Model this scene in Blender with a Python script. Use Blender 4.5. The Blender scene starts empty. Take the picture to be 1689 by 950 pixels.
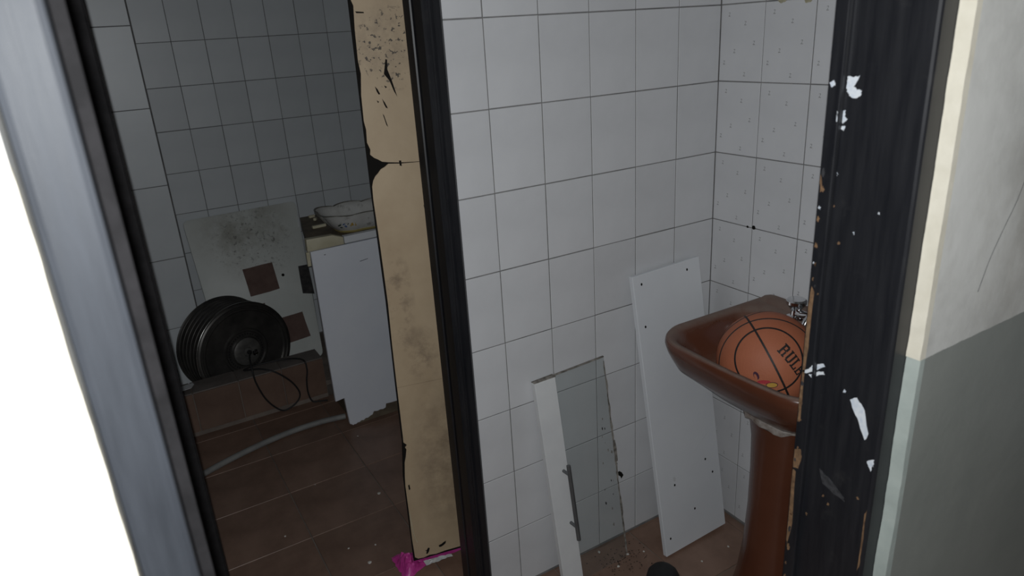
import bpy, bmesh, math, random
from mathutils import Vector, Matrix, noise

C = bpy.context.scene.collection
random.seed(7)

# ------------------------------------------------------------------ camera
F_PX = 1147.358
cam_d = bpy.data.cameras.new('camera')
cam = bpy.data.objects.new('camera', cam_d)
C.objects.link(cam)
cr = Vector((0.855751603586322, -0.5138686935365672, -0.06023419927632451))
cu = Vector((0.22715009018594395, 0.2685487222423361, 0.9361006464641108))
cf = Vector((0.4648569989663014, 0.8147518331277507, -0.34653631978050137))
CAM = Vector((-1.5480964875, -1.4614164021, 1.576917845444279))
m = Matrix((cr, cu, -cf)).transposed().to_4x4()
m.translation = CAM
cam.matrix_world = m
cam_d.sensor_width = 36.0
cam_d.sensor_fit = 'HORIZONTAL'
cam_d.lens = 36.0 * F_PX / 1689.0
cam_d.clip_start = 0.02
cam_d.dof.use_dof = True
cam_d.dof.focus_distance = 2.1
cam_d.dof.aperture_fstop = 6.5
bpy.context.scene.camera = cam

# ------------------------------------------------------------------ world
w = bpy.data.worlds.new('world')
bpy.context.scene.world = w
w.use_nodes = True
w.node_tree.nodes['Background'].inputs[0].default_value = (0.66, 0.68, 0.74, 1)
w.node_tree.nodes['Background'].inputs[1].default_value = 0.12

# ------------------------------------------------------------------ the phone flash that lit the photograph
fl_d = bpy.data.lights.new('flash', 'POINT')
fl_d.energy = 50.0
fl_d.color = (0.95, 0.98, 1.0)
fl_d.shadow_soft_size = 0.005
fl = bpy.data.objects.new('flash', fl_d)
fl.location = (-1.556, -1.466, 1.592)
C.objects.link(fl)

vs = bpy.context.scene.view_settings
vs.view_transform = 'Standard'
vs.look = 'None'
vs.gamma = 1.0
vs.exposure = 0.0
vs.use_curve_mapping = False


# ------------------------------------------------------------------ materials
class NT:
    def __init__(s, name):
        s.m = bpy.data.materials.new(name)
        s.m.use_nodes = True
        s.t = s.m.node_tree
        s.b = s.t.nodes['Principled BSDF']
        s.tc = s.t.nodes.new('ShaderNodeTexCoord')

    def n(s, kind, **kw):
        nd = s.t.nodes.new('ShaderNode' + kind)
        for k, v in kw.items():
            setattr(nd, k, v)
        return nd

    def l(s, a, b):
        s.t.links.new(a, b)

    def noise(s, scale, detail=4, rough=.6, stretch=None):
        nd = s.n('TexNoise')
        nd.inputs['Scale'].default_value = scale
        nd.inputs['Detail'].default_value = detail
        nd.inputs['Roughness'].default_value = rough
        src = s.tc.outputs['Object']
        if stretch:
            mp = s.n('Mapping')
            mp.inputs['Scale'].default_value = stretch
            s.l(src, mp.inputs[0])
            src = mp.outputs[0]
        s.l(src, nd.inputs['Vector'])
        return nd.outputs['Fac']

    def ramp(s, fac, stops):
        r = s.n('ValToRGB')
        el = r.color_ramp.elements
        while len(el) < len(stops):
            el.new(.5)
        for e, (p, c) in zip(el, stops):
            e.position = p
            e.color = (*c, 1) if len(c) == 3 else c
        s.l(fac, r.inputs[0])
        return r.outputs[0]

    def rng(s, v, a, b, c=0., d=1.):
        r = s.n('MapRange')
        for i, q in enumerate((a, b, c, d)):
            r.inputs[i + 1].default_value = q
        s.l(v, r.inputs[0])
        return r.outputs[0]

    def math(s, op, a, b=None):
        r = s.n('Math', operation=op)
        for i, q in enumerate((a, b)):
            if q is None:
                continue
            if isinstance(q, (int, float)):
                r.inputs[i].default_value = q
            else:
                s.l(q, r.inputs[i])
        return r.outputs[0]

    def mix(s, fac, a, b, mode='MIX'):
        r = s.n('Mix', data_type='RGBA', blend_type=mode)
        if isinstance(fac, (int, float)):
            r.inputs[0].default_value = fac
        else:
            s.l(fac, r.inputs[0])
        for i, q in ((6, a), (7, b)):
            if isinstance(q, tuple):
                r.inputs[i].default_value = (*q, 1)
            else:
                s.l(q, r.inputs[i])
        return r.outputs[2]

    def xyz(s):
        r = s.n('SeparateXYZ')
        s.l(s.tc.outputs['Object'], r.inputs[0])
        return r.outputs

    def spot(s, x0, z0, rx, rz, ax='X', az='Z'):
        """soft 0..1 mask round a point of the object (a stain's own place)"""
        o = s.xyz()
        dx = s.math('DIVIDE', s.math('SUBTRACT', o[ax], x0), rx)
        dz = s.math('DIVIDE', s.math('SUBTRACT', o[az], z0), rz)
        d = s.math('ADD', s.math('MULTIPLY', dx, dx), s.math('MULTIPLY', dz, dz))
        return s.rng(d, 0., 1., 1., 0.)

    def bump(s, h, strength, dist=.002):
        b = s.n('Bump')
        b.inputs['Strength'].default_value = strength
        b.inputs['Distance'].default_value = dist
        s.l(h, b.inputs['Height'])
        s.l(b.outputs[0], s.b.inputs['Normal'])

    def fin(s, col, rough=.5, metal=0., spec=.5):
        if isinstance(col, tuple):
            s.b.inputs['Base Color'].default_value = (*col, 1)
        else:
            s.l(col, s.b.inputs['Base Color'])
        if isinstance(rough, (int, float)):
            s.b.inputs['Roughness'].default_value = rough
        else:
            s.l(rough, s.b.inputs['Roughness'])
        s.b.inputs['Metallic'].default_value = metal
        s.b.inputs['Specular IOR Level'].default_value = spec
        return s.m


def mat(name, c1, c2=None, rough=.5, scale=8, lo=.35, hi=.65, bump=0., bscale=60, metal=0., spec=.5, rand=0., dist=.002):
    t = NT(name)
    col = c1
    if c2:
        col = t.ramp(t.noise(scale), [(lo, c1), (hi, c2)])
    if rand:
        oi = t.n('ObjectInfo')
        v = t.rng(oi.outputs['Random'], 0, 1, 1 - rand, 1 + rand)
        hsv = t.n('HueSaturation')
        t.l(v, hsv.inputs['Value'])
        if isinstance(col, tuple):
            hsv.inputs['Color'].default_value = (*col, 1)
        else:
            t.l(col, hsv.inputs['Color'])
        col = hsv.outputs[0]
    if bump:
        t.bump(t.noise(bscale), bump, dist)
    return t.fin(col, rough, metal, spec)


M = {}
M['tile'] = mat('glazed_white_tile', (.57, .575, .59), (.62, .625, .64), .33, 5, bump=.12, bscale=9, rand=.035)
M['tile_far'] = mat('glazed_grey_tile', (.64, .675, .70), (.70, .735, .755), .38, 4, bump=.1, bscale=9, rand=.05)
M['grout'] = mat('dark_grout', (.15, .15, .15), (.23, .225, .22), .9, 20)
M['print'] = mat('tile_print', (.27, .27, .27), (.21, .21, .21), .4, 30)
M['floor_tile'] = mat('terracotta_tile', (.16, .094, .066), (.24, .15, .11), .42, 7, bump=.15, bscale=40, rand=.10)
M['floor_grout'] = mat('floor_grout', (.16, .13, .11), (.22, .19, .165), .9, 12)
M['kerb_tile'] = mat('brown_wall_tile', (.15, .092, .068), (.21, .135, .10), .45, 6, rand=.16)
M['kerb_top'] = mat('dusty_kerb_tile', (.12, .105, .095), (.19, .165, .15), .6, 9, rand=.08)
M['kerb_grout'] = mat('kerb_grout', (.17, .14, .12), (.24, .20, .17), .9, 12)
M['ceiling'] = mat('ceiling_paint', (.45, .45, .43), (.52, .52, .5), .9, 3)
M['white_board'] = mat('white_laminate', (.66, .68, .71), (.71, .73, .755), .38, 3, bump=.05, bscale=30)
M['cabinet_white'] = mat('bluish_white_laminate', (.76, .79, .86), (.81, .835, .89), .4, 4)
M['board_edge'] = mat('board_edge', (.55, .57, .58), (.72, .73, .74), .5, 14)
M['hole'] = mat('screw_hole', (.012, .011, .010), None, .95, spec=.08)
M['cream'] = mat('cream_plastic', (.50, .46, .32), (.58, .54, .40), .5, 14)
M['dark_wood'] = mat('dirty_brown_top', (.09, .07, .05), (.17, .135, .09), .7, 14)
M['stile'] = mat('white_stile', (.66, .67, .68), (.73, .74, .74), .35, 5)
M['handle'] = mat('grey_metal', (.13, .135, .14), (.17, .175, .18), .42, 30, metal=.55)
M['chrome'] = mat('chrome', (.75, .76, .78), (.62, .62, .63), .12, 30, metal=1.)
M['black_rubber'] = mat('black_rubber', (.012, .012, .013), (.02, .02, .02), .7, 20, spec=.25)
M['cable'] = mat('black_cable', (.012, .012, .013), None, .55)
M['hose'] = mat('grey_hose', (.20, .20, .195), (.27, .27, .26), .6, 14)
M['patch'] = mat('brown_adhesive', (.12, .072, .060), (.16, .10, .082), .8, 18, bump=.4, bscale=70)
M['dark_patch'] = mat('dark_adhesive', (.02, .02, .021), (.055, .05, .048), .8, 40, bump=.5, bscale=90)
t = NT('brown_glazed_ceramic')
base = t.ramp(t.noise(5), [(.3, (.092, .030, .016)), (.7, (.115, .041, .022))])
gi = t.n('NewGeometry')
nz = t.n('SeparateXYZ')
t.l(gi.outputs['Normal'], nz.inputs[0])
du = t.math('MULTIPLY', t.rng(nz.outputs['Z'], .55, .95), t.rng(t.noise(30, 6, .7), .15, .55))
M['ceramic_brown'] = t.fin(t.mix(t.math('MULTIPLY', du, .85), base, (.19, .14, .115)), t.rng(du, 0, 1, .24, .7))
M['sealant'] = mat('old_sealant', (.13, .09, .07), (.36, .33, .30), .8, 34, bump=.6, bscale=60)
M['seam'] = mat('black_seam', (.012, .010, .010), None, .6)
M['pink'] = mat('pink_plastic', (.50, .035, .26), (.60, .07, .34), .35, 20)
M['paper'] = mat('torn_paper', (.50, .53, .56), (.66, .66, .66), .7, 40)
M['flake'] = mat('paint_flake', (.50, .48, .44), (.60, .58, .55), .8, 60)
M['white_paint'] = mat('bare_white_paint', (.50, .55, .62), (.66, .68, .70), .6, 120)
M['bare_wood'] = mat('bare_wood', (.10, .055, .028), (.21, .12, .06), .8, 90, bump=.4, bscale=200)
M['smear'] = mat('grey_smear', (.018, .018, .02), (.042, .042, .046), .7, 160)
M['wall_paint'] = mat('wall_body', (.45, .44, .42), (.5, .49, .47), .8, 4)
M['plaster_cream'] = mat('cream_plaster', (.60, .56, .46), (.66, .62, .52), .75, 25, bump=.3, bscale=50)
M['plaster_green'] = mat('pale_green_plaster', (.32, .36, .335), (.37, .41, .38), .7, 25, bump=.3, bscale=50)
M['glue'] = mat('old_glue', (.30, .27, .18), (.42, .39, .28), .7, 60)
M['bowl_rim'] = mat('bowl_rim', (.10, .095, .08), (.18, .17, .14), .4, 40)
M['blue'] = mat('blue_print', (.10, .16, .32), None, .4)
M['green'] = mat('green_print', (.05, .07, .06), None, .4)
M['yellow'] = mat('yellow_print', (.42, .27, .05), None, .4)
M['bowl_yellow'] = mat('yellow_band', (.48, .40, .15), None, .4)
M['red'] = mat('red_print', (.40, .04, .05), None, .5)
M['purple'] = mat('purple_print', (.05, .015, .035), None, .5)
M['gold'] = mat('gold_print', (.50, .30, .06), None, .5)

# black gloss paint with scuffs, dust and pores
t = NT('black_gloss_paint')
scuff = t.ramp(t.noise(22, 6, .7), [(.60, (0, 0, 0)), (.80, (1, 1, 1))])
grain = t.noise(14, 5, .6, (6, 6, .5))
base = t.ramp(grain, [(.3, (.0075, .008, .0105)), (.75, (.016, .0165, .019))])
col = t.mix(t.math('MULTIPLY', scuff, .5), base, (.035, .034, .034))
t.bump(grain, .05, .002)
M['black'] = t.fin(col, t.rng(grain, .3, .7, .37, .42))

# front edge of the doorway: same paint, base greyed for the flash light on it
t = NT('lit_worn_black_paint')
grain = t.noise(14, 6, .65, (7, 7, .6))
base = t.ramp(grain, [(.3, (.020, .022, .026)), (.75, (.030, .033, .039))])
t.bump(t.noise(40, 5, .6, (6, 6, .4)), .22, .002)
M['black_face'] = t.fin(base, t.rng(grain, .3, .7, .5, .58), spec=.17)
M['matte_black'] = mat('shaded_matte_black_paint', (.010, .0095, .010), (.017, .016, .017), .85, 30, spec=.12)  # dull copy of the black paint, puts shade on left stop and inner jamb

# outer wall: off-white above, grey-green gloss below (paint line at 1.13 m)
t = NT('two_tone_wall_paint')
z = t.xyz()['Z']
upper = t.ramp(t.noise(3.2, 8, .65), [(.32, (.43, .425, .40)), (.52, (.60, .595, .565)), (.8, (.66, .655, .625))])
stain = t.math('MULTIPLY', t.rng(t.noise(4, 8, .7, (1.5, 1, .8)), .44, .66), t.spot(-.25, 1.30, .52, .42))
upper = t.mix(t.math('MULTIPLY', stain, .75), upper, (.36, .34, .30))
lower = t.ramp(t.noise(3, 5), [(.3, (.215, .228, .21)), (.7, (.265, .275, .252))])
wob = t.math('MULTIPLY', t.math('SUBTRACT', t.noise(25), .5), .006)
isup = t.math('GREATER_THAN', t.math('ADD', z, wob), 1.131)
t.bump(t.noise(18, 6), .25, .004)
M['two_tone'] = t.fin(t.mix(isup, lower, upper), t.rng(isup, 0, 1, .38, .75))

# beige hardboard with mould
t = NT('mouldy_beige_hardboard')
base = t.ramp(t.noise(7, 6, .6), [(.3, (.415, .312, .20)), (.7, (.495, .385, .255))])
n1 = t.noise(78, 4, .6)
n2 = t.noise(16, 7, .7)
a = t.math('MULTIPLY', t.rng(n1, .585, .605), t.spot(.11, 1.555, .10, .105))
sm1 = t.math('MULTIPLY', t.rng(n2, .38, .66), t.spot(.10, 1.57, .09, .11))
b1 = t.math('MULTIPLY', t.rng(n2, .46, .66), t.spot(.055, .90, .045, .17))
b2 = t.math('MULTIPLY', t.rng(n2, .34, .74), t.spot(.13, .36, .11, .30))
b3 = t.math('MULTIPLY', t.rng(n2, .46, .72), t.spot(.10, .72, .06, .10))
sm = t.math('MINIMUM', t.math('ADD', t.math('ADD', b1, b2), t.math('ADD', b3, t.math('MULTIPLY', sm1, .7))), 1.)
col = t.mix(t.math('MULTIPLY', sm, .80), base, (.125, .088, .060))
col = t.mix(t.math('MULTIPLY', t.math('MINIMUM', t.math('MULTIPLY', a, 1.8), 1.), .92), col, (.035, .028, .022))
t.bump(t.noise(30), .15, .002)
M['beige'] = t.fin(col, .6)

# white panel with dirt specks
t = NT('stained_white_panel')
base = t.ramp(t.noise(5, 6), [(.3, (.60, .63, .60)), (.7, (.71, .73, .70))])
sp = t.math('MULTIPLY', t.rng(t.noise(55, 4, .7), .56, .66), t.spot(.02, .62, .22, .2))
gr = t.math('MULTIPLY', t.rng(t.noise(5, 6, .7), .4, .7), t.spot(.0, .66, .3, .25))
col = t.mix(t.math('MULTIPLY', gr, .85), base, (.20, .19, .14))
col = t.mix(t.math('MULTIPLY', sp, .8), col, (.055, .048, .04))
M['panel'] = t.fin(col, .45)

# drum
t = NT('sooty_steel')
g = t.noise(9, 7, .65)
col = t.ramp(g, [(.3, (.055, .053, .052)), (.6, (.10, .095, .088)), (.85, (.19, .17, .145))])
M['drum'] = t.fin(col, t.rng(g, .3, .7, .28, .46), metal=.6)
M['drum_hub'] = mat('worn_hub', (.10, .098, .092), (.16, .155, .145), .45, 40, metal=.4)

# glass with dried residue near the edge
t = NT('dirty_glass')
tr = t.n('BsdfTransparent')
tr.inputs[0].default_value = (.945, .958, .957, 1)
gl = t.n('BsdfGlossy')
gl.inputs['Roughness'].default_value = .04
dust = t.n('BsdfDiffuse')
dust.inputs[0].default_value = (.42, .44, .44, 1)
m1, m2 = t.n('MixShader'), t.n('MixShader')
m1.inputs[0].default_value = .035
t.l(tr.outputs[0], m1.inputs[1])
t.l(dust.outputs[0], m1.inputs[2])
m2.inputs[0].default_value = .035
t.l(m1.outputs[0], m2.inputs[1])
t.l(gl.outputs[0], m2.inputs[2])
t.l(m2.outputs[0], t.t.nodes['Material Output'].inputs[0])
M['glass'] = t.m
M['residue'] = mat('old_silicone', (.08, .07, .06), (.30, .28, .25), .8, 60)

# white fluted bowl with dirt inside
t = NT('dirty_white_porcelain')
base = t.ramp(t.noise(12, 6), [(.35, (.48, .47, .45)), (.65, (.60, .60, .58))])
sp = t.rng(t.noise(30, 5, .7), .58, .68)
col = t.mix(t.math('MULTIPLY', sp, .55), base, (.12, .10, .08))
M['bowl'] = t.fin(col, .25)

# basketball
t = NT('basketball_leather')
g = t.noise(5, 5)
col = t.ramp(g, [(.3, (.36, .115, .058)), (.7, (.43, .145, .074))])
vo = t.n('TexVoronoi')
vo.inputs['Scale'].default_value = 320
t.l(t.tc.outputs['Object'], vo.inputs['Vector'])
t.bump(vo.outputs['Distance'], .35, .0008)
M['ball'] = t.fin(col, .62, spec=.35)

M['shoe'] = mat('black_shoe', (.008, .008, .009), (.014, .014, .015), .6, 30)


# ------------------------------------------------------------------ mesh helpers
class MB:
    def __init__(s):
        s.v, s.f = [], []

    def add(s, vs, fs):
        o = len(s.v)
        s.v += [tuple(v) for v in vs]
        s.f += [tuple(i + o for i in f) for f in fs]
        return s

    def box(s, a, b):
        (x0, y0, z0), (x1, y1, z1) = a, b
        return s.add([(x0, y0, z0), (x1, y0, z0), (x1, y1, z0), (x0, y1, z0), (x0, y0, z1), (x1, y0, z1), (x1, y1, z1), (x0, y1, z1)],
                     [(0, 3, 2, 1), (4, 5, 6, 7), (0, 1, 5, 4), (1, 2, 6, 5), (2, 3, 7, 6), (3, 0, 4, 7)])

    def prism(s, poly, fn, d0, d1):
        """polygon (a,b) extruded from depth d0 to d1; fn(a,b,d) gives the point"""
        n = len(poly)
        vs = [fn(a, b, d0) for a, b in poly] + [fn(a, b, d1) for a, b in poly]
        fs = [tuple(range(n)), tuple(range(2 * n - 1, n - 1, -1))]
        fs += [(i, i + n, (i + 1) % n + n, (i + 1) % n) for i in range(n)]
        return s.add(vs, fs)

    def loft(s, rings, cap0=True, cap1=True):
        n = len(rings[0])
        vs = [p for r in rings for p in r]
        fs = []
        for k in range(len(rings) - 1):
            for i in range(n):
                j = (i + 1) % n
                fs.append((k * n + i, k * n + j, (k + 1) * n + j, (k + 1) * n + i))
        if cap0:
            fs.append(tuple(range(n - 1, -1, -1)))
        if cap1:
            fs.append(tuple(range((len(rings) - 1) * n, len(rings) * n)))
        return s.add(vs, fs)

    def tube(s, pts, r, n=10):
        pts = [Vector(p) for p in pts]
        rings = []
        up = Vector((0, 0, 1))
        for i, p in enumerate(pts):
            d = (pts[min(i + 1, len(pts) - 1)] - pts[max(i - 1, 0)]).normalized()
            if abs(d.dot(up)) > .95:
                up = Vector((1, 0, 0))
            a = d.cross(up).normalized()
            b = d.cross(a).normalized()
            up = -b if (-b).length else up
            rr = r[i] if isinstance(r, (list, tuple)) else r
            rings.append([p + a * math.cos(q) * rr + b * math.sin(q) * rr for q in [2 * math.pi * k / n for k in range(n)]])
        return s.loft(rings)

    def lathe(s, prof, n=48, fn=None, cap0=True, cap1=True):
        """profile of (r, h) turned about the axis; fn(x,y,h) places"""
        fn = fn or (lambda x, y, h: (x, y, h))
        rings = [[fn(r * math.cos(2 * math.pi * k / n), r * math.sin(2 * math.pi * k / n), h) for k in range(n)] for r, h in prof]
        return s.loft(rings, cap0, cap1)

    def build(s, name, mt, parent=None, smooth=False, bevel=0., seg=2, angle=35):
        me = bpy.data.meshes.new(name)
        me.from_pydata(s.v, [], s.f)
        bm = bmesh.new()
        bm.from_mesh(me)
        bmesh.ops.recalc_face_normals(bm, faces=bm.faces)
        if bevel:
            ed = [e for e in bm.edges if len(e.link_faces) == 2 and e.calc_face_angle(0) > math.radians(30)]
            bmesh.ops.bevel(bm, geom=ed, offset=bevel, segments=seg, profile=.6, affect='EDGES', clamp_overlap=True)
        bm.to_mesh(me)
        bm.free()
        if smooth:
            for p in me.polygons:
                p.use_smooth = True
            me.set_sharp_from_angle(angle=math.radians(angle))
        me.materials.append(mt)
        o = bpy.data.objects.new(name, me)
        C.objects.link(o)
        if parent:
            o.parent = parent
        return o


def tag(o, label=None, cat=None, group=None, kind=None):
    for k, v in (('label', label), ('category', cat), ('group', group), ('kind', kind)):
        if v:
            o[k] = v
    return o


def thing(name, label, cat, loc=(0, 0, 0), rot=(0, 0, 0), group=None):
    o = bpy.data.objects.new(name, None)
    o.empty_display_size = .1
    C.objects.link(o)
    o.location = loc
    o.rotation_euler = rot
    return tag(o, label, cat, group)


def smooth_path(pts, k=6):
    """Catmull-Rom through the points"""
    P = [Vector(p) for p in pts]
    P = [2 * P[0] - P[1]] + P + [2 * P[-1] - P[-2]]
    out = []
    for i in range(1, len(P) - 2):
        for j in range(k):
            u = j / k
            a, b, c, d = P[i - 1], P[i], P[i + 1], P[i + 2]
            out.append(.5 * ((2 * b) + (c - a) * u + (2 * a - 5 * b + 4 * c - d) * u * u + (3 * b - a - 3 * c + d) * u ** 3))
    out.append(P[-2])
    return out


# ------------------------------------------------------------------ tiles
GAP = .0026
TH = .006
tile_cache = {}


def tile_mesh(wd, ht, gap=GAP, mt='tile', key=''):
    k = (round(wd, 4), round(ht, 4), gap, mt, key)
    if k in tile_cache:
        return tile_cache[k]
    hx, hz = wd / 2 - gap / 2, ht / 2 - gap / 2
    b = .0009
    vs, fs = [], []
    for (x, z, y) in ((hx, hz, TH), (hx, hz, .0012), (hx - b, hz - b, 0)):
        vs += [(-x, y, -z), (x, y, -z), (x, y, z), (-x, y, z)]
    for r in range(2):
        for i in range(4):
            j = (i + 1) % 4
            fs.append((r * 4 + i, r * 4 + j, r * 4 + 4 + j, r * 4 + 4 + i))
    fs += [(8, 9, 10, 11), (3, 2, 1, 0)]
    me = bpy.data.meshes.new('tile')
    me.from_pydata(vs, [], fs)
    me.update()
    bm = bmesh.new()
    bm.from_mesh(me)
    bmesh.ops.recalc_face_normals(bm, faces=bm.faces)
    bm.to_mesh(me)
    bm.free()
    me.materials.append(M[mt])
    tile_cache[k] = me
    return me


def put_tile(parent, me, loc, rot=(0, 0, 0), jig=.0003, name='tile'):
    o = bpy.data.objects.new(name, me)
    C.objects.link(o)
    o.parent = parent
    o.location = Vector(loc) + Vector([random.uniform(-jig, jig) for _ in range(3)])
    o.rotation_euler = (rot[0] + random.uniform(-.0022, .0022), rot[1], rot[2] + random.uniform(-.0022, .0022))
    return o


def struct(name, boxes, mt, parent=None, bevel=0.):
    b = MB()
    for p, q in boxes:
        b.box(p, q)
    o = b.build(name, mt, parent, bevel=bevel)
    if not parent:
        o['kind'] = 'structure'
    return o


# ------------------------------------------------------------------ the room shell
ROWS = [1.8076 - .2 * r for r in range(-3, 9)]           # top edges of 20 cm rows (floor is row 9)
ZTOP = ROWS[0]
H = 2.44
# partition with the white tiles
wall_back = struct('wall_back', [((-.846, .0016, .0), (-.002, .09, H)), ((-1.95, .0016, 0), (-1.568, .09, H)), ((-1.568, .0016, 2.06), (-.846, .09, H))], M['grout'])
colsA = [0, -.1536, -.3014, -.4492, -.597, -.7448, -.8475]
for r, zt in enumerate(ROWS):
    for i in range(6):
        x1, x0 = colsA[i], colsA[i + 1]
        put_tile(wall_back, tile_mesh(x1 - x0, .2), ((x0 + x1) / 2, 0, zt - .1))
# right wall
wall_right = struct('wall_right', [((.0016, -.86, 0), (.10, 2.40, H))], M['grout'])
colsB = [0, -.1492, -.3014, -.4536, -.6058, -.758, -.86]
marks = [(.20, .13), (.57, .25), (.78, .50), (.35, .60), (.12, .75), (.60, .90)]
motif = {}


def motif_mesh(wd):
    if wd in motif:
        return motif[wd]
    b = MB()
    for u, v in marks:
        if u * .152 > wd - .012:
            continue
        x, z = -wd / 2 + u * .152, .1 - v * .2
        s = .0042
        def P(pts):
            b.prism([(x + a * s, z + c * s) for a, c in pts], lambda a, c, d: (a, d, c), -.0002, .0004)
        P([(-.7, 1.1), (.35, 1.25), (.6, .8), (.3, .5), (.1, .9), (-.6, .85)])
        P([(.3, .5), (.6, .8), (-.3, -.9), (-.6, -.9)])
        P([(-.8, -1.2), (.8, -1.2), (.8, -.85), (-.8, -.85)])
    me = bpy.data.meshes.new('printed_motif')
    me.from_pydata(b.v, [], b.f)
    me.materials.append(M['print'])
    motif[wd] = me
    return me


for r, zt in enumerate(ROWS):
    for i in range(6):
        y1, y0 = colsB[i], colsB[i + 1]
        wd = round(y1 - y0, 4)
        o = put_tile(wall_right, tile_mesh(wd, .2), (0, (y0 + y1) / 2, zt - .1), (0, 0, -math.pi / 2))
        p = bpy.data.objects.new('printed_motif', motif_mesh(wd))
        C.objects.link(p)
        p.parent = o
# the two plugs left in the wall
for y, z, r in ((-.134, 1.0085, .0035), (-.156, 1.0105, .006)):
    MB().lathe([(r * .6, -.0012), (r, -.001), (r, .004)], 14, lambda a, b, h, y=y, z=z: (h, y + a, z + b)).build('wall_plug', M['hole'], wall_right)
# dried glue near the top of the frame
for y, z, k in ((-.20, 1.607, 1.), (-.245, 1.612, 1.4), (-.275, 1.602, .9)):
    pts = [(y + math.cos(a) * .012 * k * random.uniform(.6, 1.2), z + math.sin(a) * .006 * random.uniform(.6, 1.3)) for a in [i * .6283 for i in range(10)]]
    MB().prism(pts, lambda a, b, d: (d, a, b), -.0012, .001).build('glue_residue', M['glue'], wall_right)
# hole broken into a tile beside the glass
pts = [(x + .011, z) for x, z in ((-.392, .258), (-.384, .252), (-.378, .253), (-.369, .245), (-.362, .232), (-.371, .222), (-.374, .231), (-.381, .238), (-.390, .246))]
MB().prism(pts, lambda a, b, d: (a, d, b), -.0006, .001).build('broken_hole', M['hole'], wall_back)

# far wall of the inner room
YC = 2.2864
wall_far = struct('wall_far', [((-1.3155, YC + .0016, 0), (0, YC + .1, H))], M['grout'])
x0c, wC, z0c = -1.2906, .148, 1.8076 - .1839
for r in range(-4, 9):
    zt = z0c - r * .2
    zb = max(zt - .2, .0)
    if zt - zb < .03:
        continue
    for i in range(9):
        a = x0c + i * wC
        b = min(a + wC, -.002)
        if b - a < .02:
            continue
        put_tile(wall_far, tile_mesh(b - a, zt - zb, GAP, 'tile_far'), ((a + b) / 2, YC, (zt + zb) / 2))
# pier with the larger tiles
YD = 1.94
wall_pier = struct('trim_1', [((-1.95, YD + .0016, 0), (-1.3175, YC + .1, H))], M['grout'])
zd = 1.8076 - .118
for k in range(-2, 6):
    zt, zb = zd - k * .33, max(zd - (k + 1) * .33, 0.)
    if zt - zb < .04:
        continue
    for a, b in ((-1.5673, -1.3173), (-1.8173, -1.5673), (-1.95, -1.8173)):
        put_tile(wall_pier, tile_mesh(b - a, zt - zb, .003, 'tile_far', 'd'), ((a + b) / 2, YD, (zt + zb) / 2))
struct('wall_left', [((-2.05, -.86, 0), (-1.95, YC + .1, H))], M['wall_paint'])

# floors
floor = struct('floor', [((-3.0, -3.0, -.12), (1.2, 2.40, -.0045))], M['floor_grout'])
PT = .298
fx, fy = -1.222, .593
for i in range(-3, 5):
    for j in range(-7, 6):
        a0, a1 = max(fx + i * PT, -1.95), min(fx + (i + 1) * PT, 0)
        b0, b1 = max(fy + j * PT, -1.30), min(fy + (j + 1) * PT, 1.56)
        if a1 - a0 < .03 or b1 - b0 < .03:
            continue
        put_tile(floor, tile_mesh(a1 - a0, b1 - b0, .0035, 'floor_tile', 'f'), ((a0 + a1) / 2, (b0 + b1) / 2, -.001), (-math.pi / 2, 0, 0))
# shower tray floor behind the kerb
struct('floor_shower', [((-1.95, 1.672, -.004), (-.01, YC - .002, .02))], M['kerb_grout'])
struct('ceiling', [((-3.0, -3.0, H), (1.2, 2.40, H + .1))], M['ceiling'])

# outer wall with the doorway
YF = -1.0104
wall_front = struct('wall_front', [((-3.0, YF, 0), (-1.590, -.862, H)), ((-.664, YF, 0), (1.2, -.862, H)), ((-1.590, YF, 2.12), (-.664, -.862, H))], M['two_tone'])


def ragged(x0, x1, z0, z1, n, amp0, amp1, seed):
    f = lambda z, q: (noise.noise((z * 9, seed, q)) * .6 + noise.noise((z * 31, seed, q + 5)) * .3 + noise.noise((z * 90, seed, q + 9)) * .2)
    zs = [z0 + (z1 - z0) * i / n for i in range(n + 1)]
    return [(x0 + f(z, 1.5) * amp0, z) for z in zs] + [(x1 + f(z, 7.5) * amp1, z) for z in reversed(zs)]


# rough plaster return beside the right jamb: cream over pale green, like the wall paint but brightened as this side faces the flash
MB().prism(ragged(-.672, -.660, 1.131, 2.12, 150, .0035, 0, 3), lambda a, b, d: (a, d, b), YF - .0004, -.9915).build('plaster_edge', M['plaster_cream'], wall_front, smooth=True, angle=40)['label'] = 'cream plaster edge beside the black frame'
MB().prism(ragged(-.672, -.660, .0, 1.131, 150, .0035, 0, 4), lambda a, b, d: (a, d, b), YF - .0004, -.9915).build('plaster_edge', M['plaster_green'], wall_front, smooth=True, angle=40)['label'] = 'pale green plaster edge beside the black frame'
MB().prism(ragged(-1.594, -1.5895, .0, 2.12, 200, 0, .0022, 5), lambda a, b, d: (a, d, b), YF - .0002, -.995).build('plaster_edge', M['plaster_cream'], wall_front, smooth=True, angle=40)
# thin dark scratch on the upper wall
sc = smooth_path([(-.475, YF - .0002, 1.36), (-.49, YF - .0002, 1.32), (-.512, YF - .0002, 1.285), (-.535, YF - .0002, 1.245), (-.552, YF - .0002, 1.20)], 4)
MB().tube(sc, .0004, 5).build('scratch', M['smear'], wall_front)

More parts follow.
